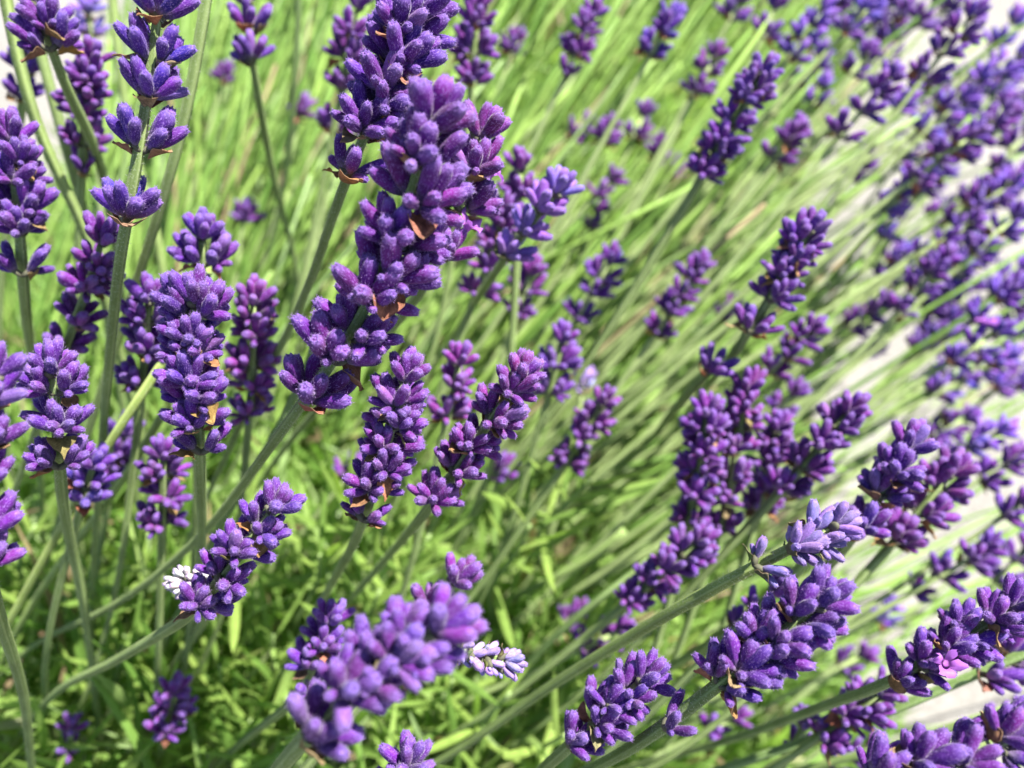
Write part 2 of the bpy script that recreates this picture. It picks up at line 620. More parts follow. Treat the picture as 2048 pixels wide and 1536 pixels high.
def add_fan(spike, root, p, axis, out, kind, rs, lod, sc, col, bcol, bract_p, corollas=0, crown=False, spread=True):
    node = link("flower_fan", NODE, spike, Matrix.Translation(p - root) @ frame(axis, out))
    # fan frame: X = out from the stem, Z = along the stem
    if crown:
        dirs = [(k * 120 + rs.uniform(-20, 20), rs.uniform(8, 16), rs.uniform(.95, 1.1)) for k in range(3)]
        dirs += [(k * 72 + rs.uniform(-12, 12) + 30, rs.uniform(36, 48), rs.uniform(.9, 1.05)) for k in range(5)]
    else:
        dirs = fan(kind, rs)
        if kind in ('dense', 'far'):
            dirs = [q for q in dirs if rs.random() > .12]
        sc = sc * rs.uniform(.9, 1.08)
    meshes = (HI, MID, LOW)[lod]
    made = []
    for (f, e, s) in dirs:
        f, e = R(f), R(e)
        d = Vector((math.sin(e) * math.cos(f), math.sin(e) * math.sin(f), math.cos(e)))
        o0 = Vector((0.0, 0, .0002)) if crown else Vector((.0013 if kind in ('dense', 'far') else .0009, 0, .0004))
        m = Matrix.Translation((o0 + d * .0006) * sc) @ frame(d, Vector((rs.uniform(-1, 1), rs.uniform(-1, 1), rs.uniform(-1, 1))))
        wd = sc * s * rs.uniform(.90, 1.10)
        m = m @ Matrix.Diagonal((wd, wd, sc * s * rs.uniform(.92, 1.12), 1))
        cc = [v * rs.uniform(.85, 1.15) for v in col]
        if rs.random() < .06:                                 # a few still grey and unripe
            cc = [.7 * v + .3 * p for v, p in zip(cc, (.26, .17, .36))]
        link("calyx", rs.choice(meshes), node, m, cc)
        made.append((d, s, o0))
    for k in range(corollas):
        d, s, o0 = made[rs.randrange(len(made))]
        m = Matrix.Translation((o0 + d * .0056) * sc) @ frame(d, Vector((0, .3, 1))) @ Matrix.Diagonal((sc * .8, sc * .8, sc * .9, 1))
        link("corolla", rs.choice(COROLLA), node, m)
    if not crown and rs.random() < bract_p:
        e = R(rs.choice(BR_ANG if spread and kind in ('dense', 'far') else (58, 64, 70)) + rs.uniform(-9, 9))
        f = R(rs.uniform(-24, 24))
        d = Vector((math.sin(e) * math.cos(f), math.sin(e) * math.sin(f), math.cos(e)))
        m = Matrix.Translation(Vector((.0014, 0, -.0008)) * sc) @ frame(d, Vector((.6, 0, -1)))
        b = sc * rs.uniform(.50, .76)
        link("bract", rs.choice(BR_HI if lod < 2 else BR_LOW), node, m @ Matrix.Diagonal((b, b, b, 1)), [v * rs.uniform(.7, 1.25) for v in bcol])

SPIKES = []

def spike(base, tip, d, label, col=VIOL, whorls=None, kind='dense', stem=None, sc=1.0, bcol=TAN, bract=.68, dz=None,
          az=None, corolla=(), group="lavender spikes", crown=True, srad=.00084, name="lavender_spike", seed=None, lean=.75, stemcol=(1, 1, 1), spread=True, bend=None):
    """one flowering stem. base, tip: where the flower head begins and ends; d: how far off; whorls: places along the head (0..1)"""
    idx = len(SPIKES)
    rs = random.Random(1000 + idx if seed is None else seed)
    pb = P(base[0], base[1], d)
    rad = (pb - ROOT).normalized()
    plane = math.hypot(rad.dot(RIGHT), rad.dot(UP))
    ratio = max(-.8, min(.5, rad.dot(FWD) / max(plane, .2))) * lean
    inpl = math.hypot(tip[0] - base[0], tip[1] - base[1]) / FPX * d
    d2 = d + inpl * ratio if dz is None else d + dz
    pt = P(tip[0], tip[1], d2)
    ax = (pt - pb)
    head = ax.length
    axis = ax.normalized()
    lod = 0 if d < .150 else (1 if d < .20 else 2)
    if lod == 2 and kind == 'dense':
        kind = 'far'
    top = max(head - .0052 * sc, head * .45)
    if whorls is None:
        n = max(2, int(round(top / (.0064 * sc))) + 1)
        whorls = [1 - (1 - k / (n - 1)) ** 1.3 for k in range(n)]
    # stem line from the heart of the bush up to the top of the head
    if stem:
        low = [P(q[0], q[1], q[2] + .45 * (q[2] - d)) for q in stem]
        last = low[0]
        r0 = ROOT + Vector((rs.uniform(-.03, .03), rs.uniform(-.03, .03), .02))
        back = (low[0] - (low[1] if len(low) > 1 else pb)).normalized()
        home = (r0 - last)
        low = [r0, last + (back * .45 + home.normalized() * .55) * (home.length * .4)] + low
    else:
        r0 = ROOT + Vector((rs.uniform(-.05, .05), rs.uniform(-.03, .08), .02))
        L = (pb - r0).length
        mid = (r0 + rad * (L * .33)).lerp(pb - axis * (L * .66), .35) + Vector((rs.uniform(-.006, .006), rs.uniform(-.006, .006), .008))
        near = pb - axis * (L * .25) * .6 - (pb - mid).normalized() * (L * .25) * .4
        low = [r0, mid, near]
    bow = axis.orthogonal() * (head * rs.uniform(-.03, .03))
    if bend is not None:
        bow = RIGHT * bend[0] + UP * bend[1]
    pts_head = [pb, pb + axis * (top * .5) + bow, pb + axis * top]
    line = even(even(catmull(low + pts_head, .004), .006, 5), (.0011, .003, .008)[lod], 3)
    root = low[0]
    sp = link(name, None)
    sp.location = root
    tag(sp, label, "lavender spike", group)
    mb = MB()
    lp = [p - root for p in line]
    # the hidden lower part of the stem needs no fine rings
    if lod < 2:
        cut = next(i for i, p in enumerate(lp) if (p - lp[-1]).length < (.15 if lod == 0 else .08))
        lp = lp[:cut:4] + lp[cut:]
    r = srad * (1 if d > .1 else 1.1)
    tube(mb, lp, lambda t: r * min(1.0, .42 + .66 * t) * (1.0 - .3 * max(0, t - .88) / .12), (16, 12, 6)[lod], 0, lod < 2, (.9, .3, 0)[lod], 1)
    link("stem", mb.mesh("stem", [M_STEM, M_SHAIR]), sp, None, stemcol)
    a0 = rs.uniform(0, 360) if az is None else az
    side0 = (-FWD - axis * (-FWD).dot(axis)).normalized()        # towards the lens, square to the head
    side1 = axis.cross(side0)
    for k, w in enumerate(whorls):
        last = k == len(whorls) - 1 and crown
        p = pb + axis * (top * w + (rs.uniform(-.0009, .0009) if 0 < w < 1 else 0)) + bow * (4 * w * (1 - w))
        a = R(a0 + 90 * k + rs.uniform(-26, 26))
        out = side0 * math.cos(a) + side1 * math.sin(a)
        kk = kind
        if isinstance(kind, (list, tuple)):
            kk = kind[min(k, len(kind) - 1)]
        s_k = sc * (1.0 if w < .7 else .96)
        if last:
            add_fan(sp, root, p, axis, out, kk, rs, lod, s_k, col, bcol, 0, 0, crown=True)
            for sgn in (1, -1):
                pass
        else:
            add_fan(sp, root, p, axis, out, kk, rs, lod, s_k, col, bcol, bract, 1 if k in corolla else 0, spread=spread)
            add_fan(sp, root, p, axis, -out, kk, rs, lod, s_k, col, bcol, bract, 0, spread=spread)
    SPIKES.append(sp)
    return sp

# --- near the lens, in focus
spike((610, 800), (890, 185), .121, "large dense purple spike in the middle, sharp, on a stem rising from lower left", PURP,
      [0, .17, .29, .41, .53, .65, .77, .89, 1], ['sparse', 'dense'], [(30, 1320, .175), (230, 1212, .160), (410, 1065, .143), (545, 885, .128)], 1.06, lean=.45, az=60, seed=3, bend=(.0030, -.0012))
spike((690, 352), (860, -30), .126, "tall purple spike cut by the top edge, rising behind the large middle one", VIOL,
      [0, .28, .42, .56, .70, .85, 1], ['few', 'dense'], [(455, 905, .165), (595, 630, .146), (660, 450, .135)], 1.0, lean=.3, az=75, seed=12)
spike((885, 520), (975, 225), .134, "purple spike tucked behind the right side of the large middle one, with pink open flowers", MAGE,
      None, 'dense', [(500, 1000, .19), (650, 800, .165), (800, 640, .147)], .88, lean=.3, corolla=(0, 1), seed=23)
spike((250, 440), (325, -30), .121, "blue-violet spike of well-spaced whorls on a bare stem near the top left", BLUE,
      [0, .37, .61, .80, 1.0], 'sparse', [(203, 905, .150), (222, 690, .136), (236, 540, .127)], .90, bcol=(.36, .21, .12), bract=1.0, lean=.25, az=20, crown=False, seed=5, spread=False)
spike((402, 905), (388, 555), .127, "broad upright purple spike with brown bracts in the left half, sharp", VIOL,
      [0, .22, .36, .50, .64, .78, .90, 1], ['few', 'dense'], [(402, 1120, .150), (400, 1010, .140)], .82, lean=.45, az=80, seed=9)
spike((118, 935), (102, 700), .128, "upright purple spike near the left edge with tan bracts and shaded stem", VIOL,
      None, 'dense', [(172, 1235, .158), (150, 1130, .150), (128, 1020, .140)], .78, lean=.45, seed=33)
spike((-30, 1140), (-18, 700), .108, "blurred blue-purple spike cut off by the left edge, close to the lens", VIOL,
      [0, .22, .44, .66, .84, 1], 'sparse', [(55, 1445, .142), (38, 1350, .132), (0, 1240, .118)], .82, lean=.2, az=10, bcol=RUST)
spike((405, 1215), (572, 985), .123, "purple spike leaning right over green leaves, a white bud cluster at its foot", VIOL,
      None, 'dense', [(90, 1405, .165), (210, 1335, .150), (330, 1262, .136)], .74, lean=.35, seed=41)
spike((728, 1040), (822, 718), .128, "upright purple spike below the large middle one, pale whorl at its foot", PURP,
      [0, .25, .40, .55, .70, .86, 1], ['few', 'dense'], [(630, 1225, .165), (680, 1140, .152), (708, 1085, .142)], .75, lean=.45, seed=15)
spike((868, 1005), (1062, 725), .132, "purple spike leaning right, right neighbour of the upright one below the middle", MAGE,
      None, 'dense', [(770, 1120, .165), (820, 1060, .150)], .75, lean=.4, seed=16)
spike((612, 1470), (925, 1222), .094, "very blurred large purple spike at the bottom, nearest to the lens", (.075, .008, .17),
      [0, .36, .52, .68, .84, 1], ['sparse', 'dense'], [(470, 1640, .12), (555, 1540, .104)], .84, lean=.2, seed=27, bract=.55)
spike((1510, 1130), (1705, 1035), .121, "pale frosted violet bud spike with olive bracts on a long bare diagonal stem", (.21, .14, .40),
      [0, .42, .70, 1], ['few', 'dense'], [(840, 1545, .165), (1090, 1378, .147), (1310, 1243, .132)], .66, srad=.00084, bcol=OLIVE, bract=1.0, lean=.2, seed=18, stemcol=(1.15, 1.15, 1.0))
spike((1330, 1455), (1678, 1175), .117, "sharp purple spike at lower right with a lone whorl low on its dark stem", VIOL,
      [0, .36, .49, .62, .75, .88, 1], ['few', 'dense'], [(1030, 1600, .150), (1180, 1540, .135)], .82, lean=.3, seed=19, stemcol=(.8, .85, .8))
spike((1140, 1492), (1318, 1335), .127, "shaded dark purple spike at the bottom, left of the sharp lower right one", VIOL,
      [0, .36, .57, .78, 1], ['sparse', 'dense'], [(960, 1650, .16), (1060, 1560, .145)], .78, lean=.3, seed=20)
spike((1790, 1372), (2060, 1190), .133, "purple spike reaching the right edge with an open magenta flower below it", VIOL,
      [0, .26, .44, .62, .81, 1], ['sparse', 'dense'], [(1370, 1505, .175), (1560, 1445, .155), (1690, 1395, .142)], .80, lean=.25, corolla=(1,), seed=21)
spike((1740, 1560), (2110, 1450), .106, "shaded dark spike lying along the bottom edge in the right corner", VIOL,
      None, 'dense', [(1380, 1680, .14), (1600, 1600, .12)], .85, lean=.1, seed=22)
spike((1960, 1345), (2110, 1275), .155, "dark spike behind the one that reaches the right edge", VIOL, None, 'dense', [(1640, 1470, .19), (1830, 1400, .168)], .95, lean=.2)
spike((1718, 1065), (1838, 862), .146, "deep violet spike at right above the frosted bud spike", VIOL, None, 'dense', [(1500, 1290, .19), (1620, 1170, .165)], .85, lean=.3, seed=24)
spike((1790, 1085), (1925, 915), .170, "purple spike close behind the deep violet one at right", MAGE, None, 'dense', None, 1.0, lean=.3)
spike((615, 1385), (672, 1212), .152, "small purple spike with tan bracts left of the blurred nearest one", VIOL,
      [0, .33, .68, 1], ['few', 'dense'], [(420, 1545, .185), (520, 1455, .168)], .84, lean=.4, seed=26)
spike((858, 1235), (935, 1130), .143, "small magenta-purple spike peeping out above the blurred nearest one", MAGE, None, 'dense', None, .9, lean=.4)
spike((915, 1300), (1040, 1330), .127, "small pale unopened spike with grey-green bracts pointing right", PALE, [0, .22, .42, .62, .8, 1], 'few',
      [(760, 1330, .16), (850, 1300, .14)], .50, bcol=OLIVE, bract=1, lean=0, group="pale unopened spikes", stemcol=(1.2, 1.2, 1.2))
spike((428, 1165), (340, 1163), .130, "tiny whitish bud cluster facing left beside a purple spike", (.52, .49, .46), [0, .35, .7, 1], 'dense',
      [(390, 1270, .165), (425, 1210, .145)], .40, bract=0, lean=0, group="pale unopened spikes")
spike((795, 1580), (822, 1500), .128, "top of a small purple spike showing at the bottom edge", VIOL, None, 'dense', None, .85)
# --- left side, a little behind
spike((402, 615), (405, 435), .153, "purple spike behind and above the broad upright one on the left", VIOL, None, 'dense', None, .84)
spike((285, 770), (300, 565), .158, "dark shaded spike left of the broad upright one", VIOL, None, 'dense', None, .84)
spike((500, 830), (508, 570), .168, "blurred magenta-purple spike right of the broad upright one", MAGE, None, 'dense', None, .84)
spike((128, 700), (215, 450), .156, "purple spike with loose lower whorls behind the bare-stemmed blue one", PURP, [0, .3, .55, .78, 1], ['sparse', 'sparse', 'dense'], None, .84)
spike((45, 550), (20, 235), .143, "purple spike against the left edge, second from the top", VIOL, [0, .32, .5, .68, .85, 1], ['few', 'dense'],
      [(70, 780, .17), (55, 660, .155)], .84, lean=.4)
spike((325, 1050), (328, 885), .165, "small blurred purple spike below the broad upright one on the left", PURP, None, 'dense', None, .80)
spike((232, 935), (255, 845), .190, "blurred purple top in front of the light stem on the left", VIOL, None, 'dense', None, .80)
spike((165, 1000), (195, 905), .155, "small bluish spike right beside the upright one near the left edge", BLUE, [0, .5, 1], 'sparse', None, .80)
spike((100, 100), (60, -40), .140, "spike in the top left corner whose lowest whorl sits on a thick stem", VIOL, [0, .5, 1], 'dense', [(215, 390, .17), (160, 245, .155)], .84, lean=.2)
spike((165, 345), (185, 90), .175, "blurred purple spike between the top left corner and the bare-stemmed blue one", PURP, [0, .3, .5, .7, .85, 1], ['few', 'dense'], None, .84)
spike((45, 200), (75, 20), .180, "shaded spike in the top left corner in front of white pavement", BLUE, [0, .35, .7, 1], 'sparse', None, .80)
spike((180, 70), (175, -30), .230, "pale blurred bluish spike at the top edge in front of white pavement", (.2, .13, .5), None, 'dense', None, .84)
spike((502, 125), (488, -30), .170, "dark blurred spike at the top edge on a long thin curving stem", VIOL, [0, .55, 1], 'sparse', [(600, 640, .22), (555, 400, .2), (525, 240, .182)], .84, lean=.2)
spike((668, 265), (720, -20), .195, "blurred purple spike at the top edge left of the middle, loose whorl below", PURP, [0, .38, .6, .8, 1], ['few', 'sparse', 'dense'], None, .84)
spike((945, 170), (955, -20), .195, "blurred purple spike at the top edge right of the tall one", PURP, None, 'dense', None, .84)
# --- middle distance
spike((952, 590), (1020, 400), .185, "blurred purple spike just right of the large middle one", MAGE, None, 'dense', None, .80)
spike((1010, 515), (1135, 355), .160, "light violet spike leaning right behind the large middle one, half sharp", (.21, .10, .42), [0, .35, .68, 1], 'sparse', [(850, 760, .21), (940, 620, .18)], .80, bcol=OLIVE)
spike((1040, 395), (1038, 305), .180, "blurred purple top above the light violet leaning spike", MAGE, None, 'dense', None, .80)
spike((1035, 635), (1070, 520), .205, "faint pinkish-purple blurred spike below the light violet leaning one", MAGE, None, 'dense', None, .84)
spike((895, 835), (925, 695), .165, "small magenta spike between the two purple ones below the middle", MAGE, None, 'dense', None, .80)
spike((1152, 640), (1232, 500), .215, "blurred spike in mid-air right of centre, with a loose lower whorl", VIOL, None, 'dense', None, .80)
spike((1098, 790), (1130, 655), .190, "blurred violet spike right of the pair below the middle", VIOL, None, 'dense', None, .80)
spike((1165, 785), (1168, 745), .230, "small pale lilac blurred bud right of centre", PALE, [0, 1], 'few', None, .8, group="pale unopened spikes")
spike((1130, 930), (1220, 785), .195, "blurred magenta-purple spike with tan bracts right of centre", MAGE, None, 'dense', None, .80)
spike((1310, 670), (1412, 515), .220, "long blurred purple spike leaning right among green stems", PURP, None, 'dense', None, .80)
spike((1500, 665), (1635, 430), .165, "dark violet spike with tan bracts standing out against green stems", VIOL, [0, .34, .52, .7, .86, 1], ['sparse', 'dense'], [(1270, 950, .24), (1400, 790, .195)], .80, lean=.4)
spike((1412, 745), (1470, 690), .172, "single whorl on a dark stem below the dark violet spike", VIOL, [0], 'sparse', [(1250, 930, .22), (1340, 830, .19)], .80, crown=False)
spike((1405, 355), (1540, 120), .185, "violet spike in the upper right with black shaded whorls at its foot", VIOL, [0, .2, .38, .56, .74, .88, 1], 'dense', None, .80)
spike((1545, 320), (1605, 240), .230, "pale blurred spike right of the upper right violet one", PURP, None, 'dense', None, .84)
spike((1540, 745), (1640, 640), .205, "blurred spike below the dark violet one against green stems", PURP, None, 'dense', None, .80)
spike((1552, 825), (1602, 768), .225, "small blurred spike under the gap between two right-hand clusters", PURP, None, 'dense', None, .84)
spike((1300, 112), (1350, 15), .215, "dark spike near the top edge with a pale lilac tip", BLUE, None, 'dense', None, .80)
spike((1130, 155), (1195, 5), .220, "blurred spike near the top edge with a loose whorl under it", PURP, [0, .35, .7, 1], ['few', 'dense'], None, .84)
spike((1390, 190), (1440, 90), .240, "pale purple blurred spike near the top edge left of the right-hand mass", PURP, None, 'dense', None, .84)
spike((1380, 1045), (1420, 800), .180, "leftmost spike of the thick cluster right of centre", PURP, None, 'dense', None, .84)
spike((1440, 1060), (1500, 750), .185, "tallest spike of the thick cluster right of centre", MAGE, None, 'dense', None, .84)
spike((1520, 1020), (1560, 830), .190, "rightmost spike of the thick cluster right of centre", PURP, None, 'dense', None, .84)
spike((1560, 985), (1720, 800), .175, "purple spike leaning right between the thick cluster and the deep violet one", PURP, None, 'dense', None, .84)
spike((1258, 1205), (1420, 1065), .178, "light purple spike leaning right below the thick cluster", PURP, None, 'dense', None, .84, bcol=TAN)
spike((1165, 1300), (1262, 1250), .205, "small dark purple spike half hidden behind the long diagonal stem", PURP, None, 'dense', None, .80)
spike((1130, 1250), (1172, 1212), .235, "tiny shaded purple top among the leaves at lower centre", PURP, None, 'dense', None, .80)
spike((1470, 1260), (1570, 1160), .165, "shaded dark whorls behind the frosted bud spike", VIOL, [0, .5, 1], 'few', None, .80)
spike((1640, 1475), (1790, 1370), .165, "blurred purple spike below the one that reaches the right edge", PURP, None, 'dense', None, .80)
spike((1585, 1505), (1620, 1425), .175, "small loose spike with a tan bract at the bottom right of the sharp one", VIOL, None, 'few', None, .80)
spike((1415, 1462), (1490, 1425), .210, "small blurred purple spike under the sharp lower right one", PURP, None, 'dense', None, .80)
spike((1660, 1535), (1765, 1485), .200, "blurred purple spike at the bottom edge left of the dark corner one", PURP, None, 'dense', None, .80)
spike((1680, 1335), (1745, 1300), .235, "small pale purple spike between the two lower right ones", PURP, None, 'dense', None, .80)
spike((330, 1460), (352, 1365), .182, "small violet top among the leaves at lower left, rust bracts beneath", PURP, [0, .5, 1], 'dense', [(300, 1560, .21), (320, 1510, .195)], .8, bcol=RUST, bract=1)
spike((138, 1502), (146, 1440), .190, "tiny violet floret on a thin stem in the bottom left corner", PURP, [0, 1], 'few', [(130, 1580, .21), (135, 1540, .2)], .75, bcol=RUST, bract=1)
# --- little blurred tops over the stems, upper middle
FAINT = [((600, 235), (608, 200), .27, "tiny blurred purple top low left of the tall spike"), ((690, 270), (700, 235), .25, "blurred top beside the loose whorl left of the tall spike"),
         ((445, 165), (452, 140), .30, "tiny blurred purple dot near the top between two bare stems"), ((488, 445), (492, 415), .26, "faint purple top between the left spikes and the middle one"),
         ((1020, 110), (1035, 60), .26, "faint purple top at the top edge right of the tall spike"), ((1140, 270), (1185, 240), .27, "pale pink-lilac blurred top in the upper middle"),
         ((1205, 285), (1225, 240), .26, "dark blurred top next to the pale pink-lilac one"), ((1268, 275), (1295, 210), .27, "narrow blurred purple spike in the upper middle"),
         ((1310, 315), (1325, 275), .29, "small pale lilac top right of the narrow blurred spike"), ((1340, 350), (1355, 315), .30, "small faint top below the small pale lilac one"),
         ((1190, 395), (1240, 345), .26, "pale blurred spike above the centre of the green stems"), ((1175, 455), (1205, 405), .27, "faint purple whorl under the pale blurred spike"),
         ((1440, 640), (1475, 595), .28, "faint purple top left of the dark violet spike"),
         ((990, 960), (1010, 920), .22, "faint magenta top at the right of the purple pair"), ((690, 960), (720, 920), .22, "faint purple top behind the pale lower whorl")]
for (b, t, d, lab) in FAINT:
    spike(b, t, d, lab, PURP, None, 'dense', None, .84, group="small blurred tops over the stems")
# --- the thick band of blurred spikes over the pavement at the right
BAND = [((1525, 75), (1560, -10), .24), ((1580, 115), (1665, 0), .24), ((1690, 65), (1760, -10), .25), ((1775, 80), (1815, 0), .28),
        ((1700, 150), (1748, 90), .25), ((1628, 210), (1655, 150), .28), ((1680, 275), (1795, 135), .215), ((1795, 220), (1840, 150), .24),
        ((1845, 160), (1960, 10), .215), ((1985, 90), (2045, 25), .27), ((1955, 165), (2060, 100), .26), ((1880, 235), (2050, 140), .28),
        ((1845, 270), (1945, 180), .26), ((1915, 310), (2035, 215), .235), ((1825, 360), (1965, 255), .225), ((1765, 420), (1870, 325), .235),
        ((1765, 475), (1805, 400), .25), ((1835, 510), (1965, 435), .24), ((1945, 510), (2050, 415), .23), ((1795, 625), (1905, 500), .225),
        ((1695, 655), (1785, 595), .26), ((1830, 705), (1895, 620), .28), ((1945, 645), (2050, 555), .225), ((1900, 725), (2015, 650), .22),
        ((1880, 785), (2035, 705), .25), ((1720, 712), (1762, 685), .29), ((1855, 875), (1955, 825), .25), ((1885, 925), (2025, 850), .22),
        ((1960, 960), (2065, 900), .21), ((2005, 1035), (2070, 990), .20), ((1880, 1155), (2000, 1080), .20), ((1825, 1185), (1895, 1135), .21),
        ((1990, 1165), (2070, 1075), .22), ((1900, 450), (2010, 350), .26), ((1990, 340), (2070, 250), .27), ((1870, 560), (1990, 480), .27),
        ((1960, 1480), (2060, 1420), .20), ((1940, 1130), (1985, 1090), .25), ((1975, 240), (2070, 190), .29), ((1760, 560), (1820, 490), .28),
        ((1990, 780), (2070, 740), .28), ((1755, 1240), (1790, 1200), .25), ((1830, 50), (1890, -20), .26), ((1890, 640), (1960, 560), .29),
        ((1700, 360), (1740, 300), .32), ((1980, 590), (2060, 520), .27), ((1800, 320), (1850, 250), .30), ((1950, 420), (2060, 340), .25),
        ((1645, 60), (1700, -20), .27), ((1460, 40), (1490, -20), .27), ((1600, 175), (1650, 90), .29), ((1740, 30), (1790, -40), .29)]
fill = random.Random(77)
for k in range(34):                                              # the fainter ones deeper in the band
    x, y = fill.uniform(1700, 2040), fill.uniform(-10, 800)
    if x - 1700 < (y - 100) * .25 - 40:
        x += 120
    if (x > 1920 and y < 150) or math.hypot(x - 1735, y - 700) < 110:
        continue
    L, a = fill.uniform(70, 120), R(fill.uniform(35, 55))
    BAND.append(((x, y), (x + L * math.cos(a), y - L * math.sin(a)), fill.uniform(.26, .36)))
def band_label(b, d):
    far = "faint far-off" if d >= .26 else "blurred"
    if b[1] < 130:
        return far + " lavender spike in the purple band by the top edge at upper right"
    if b[1] < 430:
        return far + " lavender spike in the upper part of the right-hand purple band"
    if b[1] < 820:
        return far + " lavender spike in the middle of the right-hand purple band"
    return far + " lavender spike over pale pavement in the lower right"
BAND_OWN = {6: "dark blurred spike at the left rim of the right-hand purple band, near the top", 8: "largest blurred spike in the top right corner, white pavement round its tip",
            9: "thin dark spike standing alone on white pavement in the top right corner", 23: "blurred spike with one bright magenta flower above the white gap at right",
            27: "violet blurred spike lying over the white pavement right of centre height", 28: "violet spike cut by the right edge just below the white gap",
            30: "blurred spike on pale pavement above the one that reaches the right edge", 25: "lone pale lilac bud over the pale stems at right"}
for i, (b, t, d) in enumerate(BAND):
    spike(b, t, d, BAND_OWN.get(i) or band_label(b, d), PALE if i == 25 else random.choice((BLUE, VIOL, VIOL, (.14, .06, .40))), None, 'dense', None, .84 if d < .26 else .92,
          corolla=(1,) if i == 23 else (), group="spikes in the right-hand band" if i in BAND_OWN else band_label(b, d).split(" lavender")[0] + (" spikes, band top" if b[1] < 130 else " spikes, upper band" if b[1] < 430 else " spikes, middle band" if b[1] < 820 else " spikes, lower right"), bract=.5)

# ------------------------------------------------------------------ single bare stems whose flowers lie outside the picture
def bare_stem(pts, label, r=.00088, col=(1, 1, 1)):
    line = [P(*q) for q in pts]
    lod = 0 if pts[-1][2] < .16 else 1
    r0 = ROOT + Vector((random.uniform(-.05, .05), random.uniform(-.03, .05), .02))
    home = r0 - line[0]
    line = catmull([r0, line[0] + ((line[0] - line[1]).normalized() * .45 + home.normalized() * .55) * (home.length * .4)] + line, .004)
    line = even(even(line, .006, 5), (.0016, .004)[lod], 3)
    mb = MB()
    tube(mb, [p - r0 for p in line], lambda t: r * (.75 + .3 * t), (14, 10)[lod], 0, True, (.4, .1)[lod], 1)
    o = link("flower_stem", mb.mesh("flower_stem", [M_STEM, M_SHAIR]), None, None, col)
    o.location = r0
    tag(o, label, "stem", "bare flower stems")
bare_stem([(255, 620, .165), (330, 390, .150), (385, 180, .142), (418, -40, .136)], "thick green stem running up to the top edge right of the blue spike")
bare_stem([(195, 925, .158), (320, 745, .152), (400, 610, .155), (440, 470, .16)], "bright green stem slanting right behind the broad upright spike", .0009, (1.25, 1.2, .95))
bare_stem([(190, 520, .18), (95, 330, .165), (35, 130, .155), (5, -40, .15)], "thick green stem leaning left across the top left corner", .0009, (1.1, 1.1, 1))
bare_stem([(200, 560, .20), (140, 330, .18), (75, 80, .17), (45, -40, .168)], "second green stem in the top left corner, right of the left-leaning one", .0009)
bare_stem([(330, 560, .22), (270, 330, .21), (238, 120, .2), (222, -40, .195)], "thin blurred stem behind the bare-stemmed blue spike", .0009, (1.2, 1.2, 1.1))
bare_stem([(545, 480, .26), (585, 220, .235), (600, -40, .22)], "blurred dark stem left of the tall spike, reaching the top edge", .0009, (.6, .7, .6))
bare_stem([(20, 1290, .20), (110, 1140, .185), (250, 960, .175), (330, 820, .17)], "pale green stem rising right below the spikes near the left edge", .0009, (1.2, 1.2, 1.0))
bare_stem([(420, 1090, .185), (520, 930, .17), (600, 780, .165), (650, 640, .165)], "shaded green stem running beside the stem of the large middle spike", .0009, (.7, .8, .7))  # its shade is painted in by the darker tint
bare_stem([(1220, 1400, .2), (1420, 1290, .175), (1580, 1160, .158), (1720, 1010, .15)], "light green stem crossing behind the frosted bud spike", .0009, (1.1, 1.15, .9))
bare_stem([(960, 1440, .22), (1060, 1320, .205), (1180, 1210, .19), (1300, 1120, .185)], "blurred green stem slanting up right from the lower centre", .0009, (1.0, 1.1, 1.0))
bare_stem([(940, 1250, .25), (1020, 1190, .24), (1120, 1160, .23), (1250, 1060, .225)], "blurred pale stem left of the light purple leaning spike", .0009, (1.1, 1.15, 1.0))
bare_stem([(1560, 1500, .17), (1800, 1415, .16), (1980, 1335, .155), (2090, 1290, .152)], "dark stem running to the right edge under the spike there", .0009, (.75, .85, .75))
bare_stem([(1760, 1500, .19), (1900, 1450, .18), (2080, 1400, .175)], "pale stem running to the right edge above the dark corner spike", .0009, (1.1, 1.15, 1.0))

# ------------------------------------------------------------------ leafy shoots low in the bush: every leaf a part
def leaf_mesh(name, seed, n=7):
    """narrow grey-green leaf, edges rolled under, midrib sunk; grows along +X, top faces +Z"""
    rs = random.Random(seed)
    mb = MB()
    L, W = .034, .0016
    droop, twist = rs.uniform(-.2, .55), rs.uniform(-.7, .7)
    rows = []
    for i in range(n + 1):
        t = i / n
        hw = W * interp([0, .12, .45, .8, .95, 1], [.35, .7, 1, .85, .45, .08], t)
        row = []
        for s in (-1, -.55, 0, .55, 1):
            z = -.28 * hw * (s * s) * 2 + (.0 if s else -.00018)
            y = hw * s * (1 - .14 * s * s)
            a = twist * t
            row.append(mb.vert((L * t, y * math.cos(a) - z * math.sin(a), y * math.sin(a) + z * math.cos(a) - droop * L * t * t * .5), t))
        rows.append(row)
    for a, b in zip(rows, rows[1:]):
        for k in range(4):
            mb.face((a[k], b[k], b[k + 1], a[k + 1]))
    return mb.mesh(name, [M_LEAF])
LEAVES = [leaf_mesh("leaf", 200 + k) for k in range(7)]

